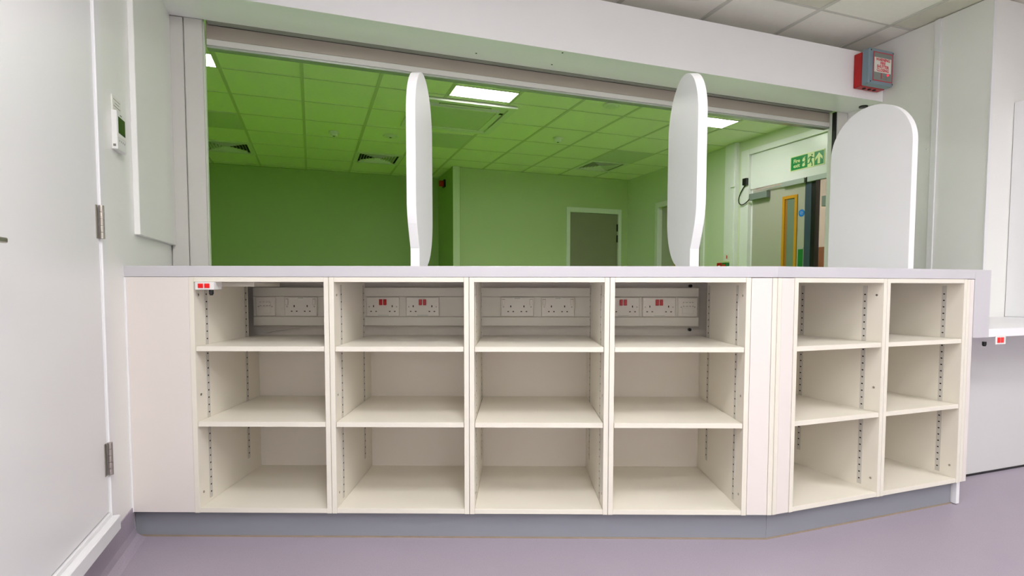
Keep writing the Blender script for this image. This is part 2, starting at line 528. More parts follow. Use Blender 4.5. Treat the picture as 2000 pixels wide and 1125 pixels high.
add_box(bm, 0.062, 0.074, 1.255 - 1.5, 1.357 - 1.5, 1.008 - 0.15, 1.0185 - 0.15, bev=0.002)
obj('door_handle', bm, M_STEEL, dr)

# ------------------------------------------------------------------ waiting room walls
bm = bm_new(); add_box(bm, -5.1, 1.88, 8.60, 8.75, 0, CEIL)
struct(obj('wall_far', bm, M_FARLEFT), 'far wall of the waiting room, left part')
bm = bm_new(); add_box(bm, -5.1, -5.0, 3.12, 8.6, 0, CEIL)
struct(obj('wall_far_left', bm, M_FARWALL), 'left wall of the waiting room')
bm = bm_new()
add_box(bm, 1.98, 3.70, 7.70, 7.80, 0, CEIL)
add_box(bm, 4.555, 4.72, 7.70, 7.80, 0, CEIL)
add_box(bm, 3.70, 4.555, 7.70, 7.80, 2.065, CEIL)
struct(obj('wall_far', bm, M_FARWALL), 'far wall of the waiting room with a grey door')
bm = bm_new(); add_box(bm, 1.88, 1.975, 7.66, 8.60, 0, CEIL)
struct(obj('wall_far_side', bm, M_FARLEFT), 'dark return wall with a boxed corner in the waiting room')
bm = bm_new(); add_box(bm, 1.879, 1.976, 7.640, 7.660, 0, CEIL)
struct(obj('trim_11', bm, M_RIGHTW), 'pale boxed corner post in the waiting room')
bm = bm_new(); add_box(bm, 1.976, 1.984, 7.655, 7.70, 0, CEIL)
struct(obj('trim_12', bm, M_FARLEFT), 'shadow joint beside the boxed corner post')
# right wall of the waiting room with two door openings
RX = 4.72
bm = bm_new()
def rw(b0, b1, z0, z1):
    add_box(bm, RX, RX + 0.10, b0, b1, z0, z1)
rw(6.86, 7.80, 0, CEIL); rw(5.92, 6.86, 2.065, CEIL); rw(5.15, 5.92, 0, CEIL)
rw(3.40, 5.15, 2.42, CEIL); rw(3.14, 3.40, 0, CEIL)
struct(obj('wall_far_right', bm, M_RIGHTW), 'right wall of the waiting room with the fire exit doors')
bm = bm_new(); add_box(bm, 3.85, 4.82, 3.085, 3.14, 0, CEIL)
struct(obj('wall_front', bm, M_FARWALL), 'wall beside the fire exit, behind the right post')
# corridor beyond
bm = bm_new(); add_box(bm, 6.6, 6.7, 2.2, 8.75, 0, CEIL)
struct(obj('wall_corridor', bm, M_CORR), 'pinkish corridor wall beyond the fire exit')
bm = bm_new(); add_box(bm, 4.72, 6.6, 2.2, 2.3, 0, CEIL)
struct(obj('wall_corridor', bm, M_CORR), 'near end wall of the corridor')
bm = bm_new(); add_box(bm, 4.72, 6.6, 8.65, 8.75, 0, CEIL)
struct(obj('wall_corridor', bm, M_CORR), 'far end wall of the corridor')
ceiling_light((5.4, 5.995, 3.6, 4.2), M_LIGHTC, 'LED ceiling panel in the corridor beyond the fire exit', 'LED panels in the corridor')
ceiling_light((5.4, 5.995, 6.4, 7.0), M_LIGHTC, 'LED ceiling panel in the corridor beyond the plain doorway', 'LED panels in the corridor')

# boxed pipe column
bm = bm_new(); add_box(bm, RX - 0.05, RX, 5.27, 5.45, 0, CEIL, bev=0.003)
c = struct(obj('trim_8', bm, M_GLOSSWHITE), 'white boxed column left of the fire exit')
box('cover_strip', M_GLOSSWHITE, (RX - 0.056, RX - 0.05, 5.29, 5.325, 0, CEIL), c)
box('strip_bracket', M_GLOSSWHITE, (RX - 0.075, RX - 0.05, 5.27, 5.33, 2.09, 2.10), c)

# grey door in the far wall
d = struct(bpy.data.objects.new('door_2', None)); COL.objects.link(d)
d['label'] = 'grey flush door in the far wall of the waiting room'
d.location = (4.128, 7.7, 0)
for q in ((3.65, 3.711, 0, 2.13), (4.546, 4.60, 0, 2.13), (3.711, 4.546, 2.056, 2.13)):
    box('door_frame', M_GLOSSWHITE, (q[0] - 4.128, q[1] - 4.128, -0.02, 0.05, q[2], q[3]), d, 0.002)
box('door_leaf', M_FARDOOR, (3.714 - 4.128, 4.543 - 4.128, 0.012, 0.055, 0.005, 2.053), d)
for z0, z1 in ((1.79, 1.90), (1.62, 1.73)):
    box('hinge', M_BLACK, (4.527 - 4.128, 4.545 - 4.128, -0.004, 0.012, z0, z1), d)

# doorway in the right wall, mostly behind the middle screen
d = struct(bpy.data.objects.new('door_3', None)); COL.objects.link(d)
d['label'] = 'doorway in the right wall of the waiting room'
d.location = (RX, 6.39, 0)
for q in ((6.86, 6.925, 0, 2.13), (5.855, 5.92, 0, 2.13), (5.92, 6.86, 2.06, 2.13)):
    box('door_frame', M_GLOSSWHITE, (-0.02, 0.10, q[0] - 6.39, q[1] - 6.39, q[2], q[3]), d, 0.002)
lf = box('door_leaf', M_DOORGREY, (0.055, 0.098, 5.925 - 6.39, 6.855 - 6.39, 0.005, 2.055), d)
for q in ((6.50, 6.54), (6.36, 6.40)):
    box('vision_frame', M_OAK, (0.045, 0.055, q[0] - 6.39, q[1] - 6.39, 0.9, 1.85), lf)
box('vision_pane', M_GLASS, (0.05, 0.055, 6.40 - 6.39, 6.50 - 6.39, 0.9, 1.85), lf)

# fire exit door set
d = struct(bpy.data.objects.new('door_4', None)); COL.objects.link(d)
d['label'] = 'fire exit double doors with white over panel, one leaf standing open'
d.location = (RX, 4.27, 0)
def fp(name, m, x0, x1, b0, b1, z0, z1, bev=0.0, par=None, label=None):
    return box(name, m, (x0, x1, b0 - 4.27, b1 - 4.27, z0, z1), par or d, bev, label=label)
fp('door_frame', M_GLOSSWHITE, -0.03, 0.10, 5.085, 5.21, 0, 2.48, 0.003)
fp('door_frame', M_GLOSSWHITE, -0.03, 0.10, 3.33, 3.46, 0, 2.48, 0.003)
fp('door_frame', M_GLOSSWHITE, -0.03, 0.10, 3.46, 5.085, 2.42, 2.48, 0.003)
fp('door_frame', M_GLOSSWHITE, 0.02, 0.08, 5.060, 5.085, 0, 2.03)
fp('over_panel', M_GLOSSWHITE, 0.0, 0.03, 3.462, 5.083, 2.03, 2.418, 0.001)
lf = fp('door_leaf', M_DOORGREY, 0.012, 0.056, 4.338, 5.058, 0.006, 2.012, 0.001)
fp('leaf_edge', M_BLUEGREY, 0.004, 0.060, 4.262, 4.337, 0.006, 2.006, par=lf)
fp('brush_seal', M_BLACK, 0.006, 0.066, 4.215, 4.2615, 0.006, 1.995, par=lf)
for q in ((4.592, 4.624, 0.75, 1.878), (4.432, 4.464, 0.75, 1.878), (4.464, 4.592, 1.846, 1.878)):
    fp('vision_frame', M_OAK, 0.0, 0.012, q[0], q[1], q[2], q[3], 0.001, par=lf)
fp('vision_bead', M_OAKD, 0.0095, 0.012, 4.566, 4.592, 0.75, 1.846, par=lf)
fp('vision_pane', M_GLASS, 0.0105, 0.0118, 4.464, 4.566, 0.75, 1.846, par=lf)
fp('push_plate', M_CALLG, 0.008, 0.012, 4.352, 4.412, 1.0, 1.31, par=lf)
fp('push_plate_cap', M_ALU, 0.006, 0.012, 4.350, 4.414, 1.31, 1.325, par=lf)
bm = bm_new(); add_cyl(bm, (0.009, 4.381 - 4.27, 1.679), 0.037, 0.003, 'x', 24)
obj('round_sign', bm, M_BLUE, lf, label='round blue sign')
bm = bm_new()
for k, w_ in enumerate((0.03, 0.042, 0.03)):
    add_box(bm, 0.0082, 0.009, 4.381 - w_ / 2 - 4.27, 4.381 + w_ / 2 - 4.27, 1.691 - k * 0.013, 1.6935 - k * 0.013)
obj('sign_print', bm, M_SIGNW, lf)
# closer body, arm, track
fp('door_closer', M_CLOSER, -0.045, 0.012, 4.80, 5.06, 1.900, 1.972, 0.003)
bm = bm_new()
add_box(bm, -0.020, -0.008, 4.585 - 4.27, 4.90 - 4.27, 1.992, 2.003)
obj('closer_arm', bm, M_ALU, d)
fp('closer_track', M_ALU, -0.03, 0.0, 4.325, 4.61, 1.975, 2.026, 0.002)
fp('closer_track', M_ALU, -0.03, 0.0, 3.55, 4.288, 1.975, 2.026, 0.002)
fp('joint_block', M_BLACK, -0.008, 0.0, 4.290, 4.323, 1.972, 2.03)
# open leaf swung into the corridor (edge on), fittings seen through the gap
lf2 = fp('door_leaf', M_DOORGREY, 0.06, 0.90, 3.47, 3.514, 0.006, 2.012, 0.001)

fp('door_magnet', M_CLOSER, -0.075, -0.03, 4.00, 4.075, 1.70, 1.80, 0.003)
tag(box('brown_cabinet', M_BROWN, (6.20, 6.58, 5.00, 5.75, 0.0, 1.44), None, 0.004),
    'brown wooden cabinet in the corridor seen through the open fire exit', 'cabinet')
bm = bm_new()
add_box(bm, 5.35, 5.38, 4.49, 4.52, 0.0, 1.52, bev=0.002)
add_box(bm, 5.35, 5.38, 4.20, 4.23, 0.0, 1.52, bev=0.002)
add_box(bm, 5.35, 5.38, 4.23, 4.49, 1.49, 1.52, bev=0.002)
add_box(bm, 5.35, 5.38, 4.23, 4.49, 0.98, 1.01, bev=0.002)
tag(obj('metal_stand', bm, M_ALU), 'thin silver metal frame standing in the corridor beside the brown cabinet', 'stand')

# power lead to the closer
t = thing('closer_power_lead', 'black plug in box and looped cable beside the fire exit closer', 'cable', (RX - 0.03, 5.117, 2.118))
box('plug_box', M_BLACK, (-0.035, 0.0, -0.033, 0.03, -0.036, 0.04), t, 0.003)
pts = []
P0, P1, P2, P3 = Vector((-0.012, -0.005, -0.03)), Vector((-0.02, 0.17, -0.17)), Vector((-0.02, 0.10, -0.34)), Vector((-0.012, -0.07, -0.20))
for i in range(21):
    u = i / 20
    pts.append(((1 - u) ** 3) * P0 + 3 * ((1 - u) ** 2) * u * P1 + 3 * (1 - u) * u * u * P2 + u ** 3 * P3)
bm = bm_new(); add_tube(bm, pts, 0.006)
obj('cable', bm, M_BLACK, t)

# fire exit sign
t = thing('fire_exit_sign', 'green and cream fire exit sign with running figure and up arrow', 'sign', (RX - 0.001, 4.32, 2.195))
# local sign plane: x along the wall (towards -b), z up, facing -a
def sgn(name, bm, m, depth=0.0):
    R = Matrix(((0, 1, 0, 0), (-1, 0, 0, 0), (0, 0, 1, 0), (0, 0, 0, 1)))
    xform(bm, R)
    return obj(name, bm, m, t)
bm = bm_new(); add_box(bm, -0.205, 0.205, -0.003, 0.0, -0.074, 0.074); sgn('sign_plate', bm, M_SIGNL)
bm = bm_new(); add_box(bm, -0.196, 0.008, -0.0038, -0.003, -0.066, 0.066); add_box(bm, 0.088, 0.196, -0.0038, -0.003, -0.066, 0.066)
sgn('green_field', bm, M_SIGNG)
def flat(bm, pts, y0=-0.0048, y1=-0.0038):
    add_prism(bm, pts, y0, y1, 'y')
bm = bm_new()
flat(bm, [(0.142, 0.052), (0.184, 0.006), (0.184, -0.022), (0.156, 0.006), (0.156, -0.056), (0.128, -0.056), (0.128, 0.006), (0.100, -0.022), (0.100, 0.006)])
sgn('arrow', bm, M_SIGNL)
bm = bm_new()
for cz in (0.028, -0.022):
    flat(bm, [(-0.052, cz - 0.026), (-0.030, cz - 0.028), (-0.020, cz - 0.014), (-0.026, cz + 0.004), (-0.018, cz + 0.022), (-0.032, cz + 0.014), (-0.036, cz + 0.002), (-0.046, cz + 0.014), (-0.048, cz + 0.000), (-0.056, cz - 0.010)])
sgn('flames', bm, M_SIGNL)
bm = bm_new()
add_cyl(bm, (0.060, -0.0038, 0.046), 0.0085, 0.0008, 'y', 16)
def limb(x0, z0, x1, z1, w0=0.005, w1=0.004):
    dx, dz = x1 - x0, z1 - z0
    L = math.hypot(dx, dz); nx, nz = -dz / L, dx / L
    flat(bm, [(x0 + nx * w0, z0 + nz * w0), (x1 + nx * w1, z1 + nz * w1), (x1 - nx * w1, z1 - nz * w1), (x0 - nx * w0, z0 - nz * w0)], -0.0046, -0.003)
limb(0.052, 0.032, 0.046, -0.006, 0.009, 0.008)
limb(0.050, 0.030, 0.026, 0.026); limb(0.027, 0.027, 0.018, 0.008)
limb(0.054, 0.028, 0.070, 0.014); limb(0.069, 0.014, 0.086, 0.014)
limb(0.044, -0.004, 0.034, -0.030, 0.006, 0.005); limb(0.035, -0.030, 0.008, -0.034, 0.005, 0.004)
limb(0.048, -0.006, 0.060, -0.034, 0.006, 0.005); limb(0.060, -0.033, 0.066, -0.060, 0.005, 0.004)
limb(0.052, -0.061, 0.068, -0.061, 0.003, 0.003)
sgn('running_figure', bm, M_SIGNG)
for body, z in (('Fire', 0.020), ('exit', -0.028)):
    bm = text_bm(body, 0.052, 0.0006, 0.0012, 1.0, 'CENTER')
    xform(bm, front_facing(-0.125, -0.0042, z))
    sgn('lettering', bm, M_SIGNL)

# call points by the column
t = thing('fire_call_point', 'red fire call point low on the wall left of the boxed column', 'call point', (RX - 0.0, 5.52, 1.17))
box('housing', M_REDBOX, (-0.05, 0.0, -0.045, 0.045, -0.045, 0.045), t, 0.005)
box('pane', M_SIGNW, (-0.051, -0.05, -0.02, 0.02, -0.025, 0.012), t)
t = thing('door_release_call_point', 'green door release call point on the column beside the fire exit', 'call point', (RX - 0.05, 5.385, 1.16))
box('housing', M_CALLG, (-0.04, 0.0, -0.045, 0.045, -0.06, 0.05), t, 0.004)
box('button', M_BRIGHTRED, (-0.046, -0.04, -0.02, 0.02, -0.02, 0.03), t, 0.002)
box('cover', M_SIGNL, (-0.044, 0.0, -0.045, 0.045, 0.051, 0.07), t, 0.002)
t = thing('call_point_label', 'white label with a red mark above the green call point', 'label', (RX - 0.05, 5.385, 1.28))
box('plate', M_SIGNW, (-0.003, 0.0, -0.045, 0.045, -0.035, 0.035), t)
box('red_mark', M_REDINK, (-0.004, -0.003, -0.008, 0.008, -0.022, 0.018), t)

# sounder on the dark return wall
t = thing('alarm_sounder', 'dark red alarm sounder high on the return wall of the waiting room', 'alarm', (1.88, 8.14, 2.44))
box('base', M_BLACK, (-0.03, 0.0, -0.055, 0.055, -0.055, 0.055), t, 0.004)
bm = bm_new(); add_cyl(bm, (-0.085, 0, 0), 0.045, 0.055, 'x', 20)
obj('sounder_body', bm, M_REDBOX, t)

# ------------------------------------------------------------------ waiting room ceiling fittings
def diffuser(c, label):
    a0, a1, b0, b1 = c
    t = thing('ceiling_diffuser', label, 'air vent', ((a0 + a1) / 2, (b0 + b1) / 2, CEIL), group='square air diffusers in the waiting room ceiling')
    H2 = PITCH / 2 - 0.002
    bm = bm_new()
    e = 0.05
    add_box(bm, -H2, H2, -H2, -H2 + e, -0.004, 0.003); add_box(bm, -H2, H2, H2 - e, H2, -0.004, 0.003)
    add_box(bm, -H2, -H2 + e, -H2 + e, H2 - e, -0.004, 0.003); add_box(bm, H2 - e, H2, -H2 + e, H2 - e, -0.004, 0.003)
    obj('frame', bm, M_WPLASTIC, t)
    bm = bm_new(); add_box(bm, -H2, H2, -H2, H2, 0.026, 0.029)
    obj('duct_back', bm, M_HOLE, t)
    # four triangular fields of straight louvres
    for q in range(4):
        bm = bm_new()
        for k in range(6):
            r0 = 0.035 + k * 0.034
            w0 = r0 - 0.004
            v = [bm.verts.new(p) for p in ((-w0, r0, 0.024), (w0, r0, 0.024), (w0 + 0.014, r0 + 0.014, -0.002), (-w0 - 0.014, r0 + 0.014, -0.002))]
            v2 = [bm.verts.new((p.co.x, p.co.y + 0.001, p.co.z + 0.0015)) for p in v]
            bm.faces.new(v); bm.faces.new(v2[::-1])
            for i in range(4):
                bm.faces.new((v[i], v2[i], v2[(i + 1) % 4], v[(i + 1) % 4]))
        bmesh.ops.recalc_face_normals(bm, faces=bm.faces)
        xform(bm, Matrix.Rotation(q * math.pi / 2, 4, 'Z'))
        obj('louvre_bank', bm, M_WPLASTIC, t)
for c, l in zip(far_diffs, ['square ceiling air diffuser farthest left, beside the left post',
                            'square ceiling air diffuser left of the first white screen',
                            'square ceiling air diffuser in front of the grey far door']):
    diffuser(c, l)
for c, l in zip(far_grey, ['grey perforated ceiling panel nearest the left post',
                           'grey perforated ceiling panel between the middle diffuser and the middle screen',
                           'grey perforated ceiling panel behind the air conditioning cassette']):
    a0, a1, b0, b1 = c
    bm = bm_new(); add_box(bm, -PITCH / 2 + 0.014, PITCH / 2 - 0.014, -0.286, 0.286, -0.001, 0.018, bev=0.003)
    o = obj('return_air_panel', bm, M_GRILLE, None, ((a0 + a1) / 2, (b0 + b1) / 2, CEIL))
    tag(o, l, 'ceiling panel', 'grey return air panels')

t = thing('air_conditioning_cassette', 'square ceiling air conditioning cassette with a grey intake grille', 'air conditioner', (1.37, 5.42, CEIL))
h = 0.475
bm = bm_new()
pts_o = [(-h, -h), (h, -h), (h, h), (-h, h)]
g_ = 0.29
for a_, b_ in (((-h, -h), (h, -h)), ((h, -h), (h, h)), ((h, h), (-h, h)), ((-h, h), (-h, -h))):
    pass
add_box(bm, -h, h, -h, -0.405, -0.022, 0.0, bev=0.004)
add_box(bm, -h, h, 0.405, h, -0.022, 0.0, bev=0.004)
add_box(bm, -h, -0.405, -0.4045, 0.4045, -0.022, 0.0)
add_box(bm, 0.405, h, -0.4045, 0.4045, -0.022, 0.0)
add_box(bm, -0.405, 0.405, -0.405, 0.405, -0.006, 0.0)
obj('fascia', bm, M_WPLASTIC, t)
bm = bm_new()
add_box(bm, -0.34, 0.34, -0.34, -0.315, -0.032, -0.006); add_box(bm, -0.34, 0.34, 0.315, 0.34, -0.032, -0.006)
add_box(bm, -0.34, -0.315, -0.315, 0.315, -0.032, -0.006); add_box(bm, 0.315, 0.34, -0.315, 0.315, -0.032, -0.006)
obj('intake_frame', bm, M_WPLASTIC, t)
box('intake_grille', M_GRILLE, (-0.314, 0.314, -0.314, 0.314, -0.028, -0.0065), t, 0.002)
for q in range(4):
    bm = bm_new(); add_box(bm, -0.25, 0.25, -0.402, -0.345, -0.0075, -0.0062)
    xform(bm, Matrix.Rotation(q * math.pi / 2, 4, 'Z'))
    s = obj('air_slot', bm, M_HOLE, t)
    bm = bm_new(); add_box(bm, -0.245, 0.245, -0.385, -0.349, -0.0215, -0.0185)
    xform(bm, Matrix.Rotation(q * math.pi / 2, 4, 'Z'))
    obj('louvre', bm, M_WPLASTIC, s)

def round_fitting(name, label, cat, a_, b_, profile, m, extra=None):
    t = thing(name, label, cat, (a_, b_, CEIL))
    bm = bm_new()
    for r0, r1, z0, z1 in profile:
        add_cyl(bm, (0, 0, z1), r1, z0 - z1, 'z', 24, r0)
    obj('housing', bm, m, t)
    if extra:
        bm = bm_new(); add_cyl(bm, (0, 0, extra[1]), extra[0], 0.004, 'z', 16)
        obj('sensor', bm, M_BLACK, t)
round_fitting('smoke_detector', 'small white smoke detector on the ceiling left of the first screen', 'smoke detector', 0.255, 6.42,
              [(0.055, 0.052, 0.0, -0.02), (0.045, 0.032, -0.02, -0.045)], M_WPLASTIC, (0.012, -0.048))
round_fitting('smoke_detector', 'small round smoke detector on the ceiling between the two middle screens', 'smoke detector', 2.65, 5.82,
              [(0.055, 0.052, 0.0, -0.02), (0.045, 0.032, -0.02, -0.045)], M_WPLASTIC, (0.012, -0.048))
round_fitting('emergency_light', 'flat round emergency light on the ceiling beside the first screen', 'emergency light', 0.856, 6.38,
              [(0.085, 0.08, 0.0, -0.008), (0.045, 0.04, -0.008, -0.016)], M_WPLASTIC, (0.014, -0.019))
round_fitting('emergency_light', 'flat round ceiling fitting near the shutter, right of the middle LED panel', 'emergency light', 2.64, 4.60,
              [(0.085, 0.08, 0.0, -0.012), (0.05, 0.045, -0.012, -0.02)], M_WPLASTIC)

# ------------------------------------------------------------------ the counter
# worktop (white solid surface), one continuous piece with the drop at its right end
wt = thing('counter_worktop', 'long white solid surface worktop bending at the corner with a dropped right end', 'worktop', (KA, KB, 0.958))
Lp = W(-1.4055, Z0 - 0.0)
outline = [(Lp[0], Lp[1]), (KA, KB), (2.708, KB), (2.708, 2.146), (3.7275, 2.146), (3.7275, 3.068), (3.61, 3.068), (3.61, 3.16), (-0.462, 3.16), (-0.462, 3.062),
           (WALL_A + 0.001, 3.062)]
bm = bm_new(); add_prism(bm, [(p[0] - KA, p[1] - KB) for p in outline], 0.0, 0.039, 'z', bev=0.0015)
obj('top_slab', bm, M_TOP, wt)
bm = bm_new(); add_box(bm, 2.606 - KA, 2.708 - KA + 0.0002, -0.0002, 0.60, -0.247, 0.036)
obj('end_drop', bm, M_TOP, wt)

ld = thing('low_desk', 'lower white desk section at the right with a thin apron', 'desk', (2.71, KB, 0.746))
bm = bm_new()
add_box(bm, 0.0, 2.2, 0.0, 0.618, -0.035, 0.0, bev=0.0015)
obj('desk_top', bm, mat('bright white desk top', (238, 237, 240), 0.3, vary=0.008), ld)
bm = bm_new(); add_box(bm, -0.10, 2.2, 0.23, 0.25, -0.742, -0.036)
obj('knee_panel', bm, M_PANEL, ld, label='pale grey knee panel')
bm = bm_new(); add_box(bm, -0.10, 2.2, 0.226, 0.2295, -0.746, -0.736)
obj('floor_gap_line', bm, M_BLACK, ld)  # black strip painted in as the dark gap at the panel's foot

# knee wall behind the shelves, faced by cabinets
bm = bm_new()
p0, p1 = W(-1.36, 2.50), W(1.03, 2.50)
q0, q1 = W(-1.29, 2.58), W(1.04, 2.58)
add_prism(bm, [(WALL_A + 0.001, 2.901), (p1[0], p1[1]), (2.60, p1[1]), (2.60, p1[1] + 0.08), (q1[0], q1[1] + 0.02), (WALL_A + 0.001, 2.987)], 0, 0.956, 'z')
struct(obj('wall_knee', bm, M_BACK), 'low knee wall under the worktop behind the shelves')

# shelving units -------------------------------------------------
track_me = slot_me = None
def track_meshes(h):
    bm = bm_new(); add_box(bm, 0.0, 0.0015, -0.009, 0.009, 0, h)
    t_ = mesh_of('shelf_track', bm, M_ZINC)
    bm = bm_new()
    n = int((h - 0.02) / 0.0275)
    for k in range(n):
        z = 0.02 + k * 0.0275
        add_box(bm, 0.0015, 0.0019, -0.0035, 0.0035, z, z + 0.005)
    s_ = mesh_of('slots', bm, M_HOLE)
    return t_, s_
TR_F = track_meshes(0.80)
TR_B = track_meshes(0.745)

def shelving_unit(x0, x1, label, frame, upper_open=True, screws=()):
    """x0..x1 outer width in the run's own frame; front face at y = 0 in the empty's frame"""
    cx = (x0 + x1) / 2
    if frame == 'main':
        loc = W(cx, Z0, 0.1)
        t = thing('shelving_unit', label, 'shelving unit', loc, -TH, 'cream open shelving units under the worktop')
    else:
        t = thing('shelving_unit', label, 'shelving unit', (KA + cx, KB, 0.1), 0, 'cream open shelving units under the worktop')
    w = (x1 - x0) / 2
    T = 0.018
    D = 0.50 if frame == 'main' else 0.47
    yn = 0.40
    zt = 0.857
    for s in (-1, 1):
        bm = bm_new()
        xa, xb = (-w, -w + T) if s < 0 else (w - T, w)
        if upper_open:
            pts = [(0.0, 0.0), (D, 0.0), (D, 0.585), (yn, 0.585), (yn, zt), (0.0, zt)]
        else:
            pts = [(0.0, 0.0), (D, 0.0), (D, zt), (0.0, zt)]
        add_prism(bm, pts, xa + 0.0004, xb - 0.0004, 'x', bev=0.0007)
        sp = obj('side_panel', bm, M_CREAMEDGE if False else M_CREAM, t)
        xi = xb if s < 0 else xa
        for y, (tm, sm), zz in ((0.076, TR_F, 0.03), (0.375, TR_B, 0.085)):
            o = bpy.data.objects.new('shelf_track', tm); COL.objects.link(o)
            o.parent = t
            if s > 0:
                o.rotation_euler = (0, 0, math.pi)
            o.location = (xi, y, zz)
            q = bpy.data.objects.new('slots', sm); COL.objects.link(q)
            q.parent = o
            q['kind'] = 'stuff'
        for z in screws:
            bm = bm_new(); add_cyl(bm, (xi - (0.0012 if s > 0 else 0), 0.028, z - 0.1), 0.0045, 0.0012, 'x', 10)
            obj('cam_screw', bm, M_STEEL, t)
    wi = w - T
    box('bottom_panel', M_CREAM, (-wi, wi, 0.001, D - 0.012, 0.0005, 0.018), t, 0.0007)
    box('top_rail', M_CREAM, (-wi, wi, 0.001, 0.10, 0.840, zt), t, 0.0007)
    box('back_panel', M_BACK, (-wi, wi, D - 0.012, D - 0.004, 0.0005, 0.585 if upper_open else zt), t)
    if x0 < -1:
        box('top_batten', M_CREAM, (-wi, -wi + 0.155, 0.13, 0.36, 0.823, 0.840), t, 0.001)
    for z in (0.317, 0.591):
        box('shelf', M_CREAM, (-wi + 0.0015, wi - 0.0015, 0.002, D - 0.014, z, z + 0.018), t, 0.0009)
    return t

SC = (0.893, 0.53, 0.168)
shelving_unit(-1.172, -0.6715, 'cream open shelving unit at the left end of the main run, beside the blank filler', 'main', screws=SC)
shelving_unit(-0.6705, -0.1715, 'second cream shelving unit from the left, in front of two red-switched sockets', 'main', screws=SC)
shelving_unit(-0.1705, 0.3285, 'third cream shelving unit from the left, in front of two white-switched sockets', 'main', screws=SC)
shelving_unit(0.3295, 0.828, 'fourth cream shelving unit, just left of the counter corner', 'main', screws=SC)
shelving_unit(0.079, 0.5440, 'first cream shelving unit right of the counter corner', 'angled', False, screws=SC)
shelving_unit(0.5450, 1.0095, 'cream shelving unit at the far right end of the counter', 'angled', False, screws=(0.168,))

# filler panels
def fil(name, label, x0, x1, frame, parts, loc=None):
    pass
t = thing('filler_panel', 'wide blank pale filler panel at the left end of the counter', 'panel', W(-1.287, Z0, 0.1), -TH)
box('panel_board', M_FILL, (-0.1165, 0.1145, 0.001, 0.019, 0.001, 0.857), t, 0.0008)
box('sealant_bead', M_GLOSSWHITE, (-0.1165, -0.109, -0.004, 0.001, 0.001, 0.857), t, 0.001)
# corner filler: two boards meeting with a mitred edge strip
t = thing('corner_filler', 'pale two sided filler closing the bend of the counter', 'panel', (KA, KB, 0.1))
def mainbox(name, m, x0, x1, y0, y1, z0, z1, par, origin, bev=0.0):
    bm = bm_new()
    add_box(bm, x0, x1, y0, y1, z0, z1, bev=bev)
    R = Matrix.Rotation(-TH, 4, 'Z')
    xform(bm, R)
    for v in bm.verts:
        v.co.x -= origin[0]; v.co.y -= origin[1]; v.co.z -= origin[2]
    return obj(name, bm, m, par)
mainbox('panel_board', M_FILL, 0.8295, 0.902, Z0 + 0.001, Z0 + 0.019, 0.101, 0.956, t, (KA, KB, 0.1), 0.0008)
mainbox('edge_strip', M_CREAM, 0.9030, 0.9195, Z0, Z0 + 0.018, 0.101, 0.956, t, (KA, KB, 0.1), 0.0008)
box('edge_strip', M_CREAM, (0.002, 0.019, 0.0, 0.012, 0.001, 0.856), t, 0.0008)
box('panel_board', M_FILL, (0.020, 0.077, 0.001, 0.019, 0.001, 0.856), t, 0.0008)
# end panel and its leg
t = thing('end_panel', 'pale end panel with a notched white leg at the right end of the counter', 'panel', (KA + 1.03, KB, 0.0))
box('panel_board', M_CREAM, (-0.0195, -0.001, 0.0, 0.47, 0.101, 0.956), t, 0.0008)
box('outer_board', M_FILL, (0.0, 0.024, 0.0, 0.47, 0.101, 0.956), t, 0.0008)
box('leg', M_GLOSSWHITE, (-0.016, 0.004, 0.010, 0.45, 0.003, 0.1005), t, 0.001)

# plinths
t = tag(mainbox('plinth', M_PLINTH, -1.412, 0.9145, Z0 + 0.030, Z0 + 0.048, 0.002, 0.0985, None, (0, 0, 0)),
        'grey blue plinth board under the main run of shelves', 'plinth')
bm = bm_new(); add_prism(bm, [(KA + 0.0055, KB + 0.0305), (KA + 1.010, KB + 0.0305), (KA + 1.010, KB + 0.048), (KA + 0.012, KB + 0.048)], 0.002, 0.0985, 'z')
tag(obj('plinth', bm, M_PLINTH), 'grey blue plinth board under the angled right shelves', 'plinth')
# bead of old sealant at the foot of the plinths
M_SEAL = mat('yellowed sealant', (150, 134, 116), 0.5, vary=0.2, vscale=20)
mainbox('trim_9', M_SEAL, -1.405, 0.915, Z0 + 0.024, Z0 + 0.030, 0.0, 0.004, None, (0, 0, 0))['kind'] = 'structure'
bm = bm_new(); add_box(bm, KA + 0.004, KA + 1.008, KB + 0.025, KB + 0.030, 0.0, 0.004)
struct(obj('trim_10', bm, M_SEAL))

# ------------------------------------------------------------------ dado trunking and sockets (main run frame)
TY = 2.448
tr = thing('dado_trunking', 'cream cable trunking running behind the upper shelves', 'trunking', W(-0.171, TY, 0.75), -TH)
def tb(name, m, x0, x1, y0, y1, z0, z1, bev=0.0):
    return box(name, m, (x0 + 0.171, x1 + 0.171, y0 - TY, y1 - TY, z0 - 0.75, z1 - 0.75), tr, bev)
tb('trunking_base', M_TRUNK, -1.172, 0.80, TY + 0.012, 2.499, 0.750, 0.920)
tb('upper_cover', M_TRUNK, -1.172, 0.80, TY, TY + 0.0115, 0.8795, 0.920, 0.002)
tb('lower_cover', M_TRUNK, -1.172, 0.80, TY, TY + 0.0115, 0.750, 0.7905, 0.002)
tb('centre_cover', M_TRUNK, -1.172, 0.80, TY + 0.003, TY + 0.0115, 0.7915, 0.8785, 0.001)

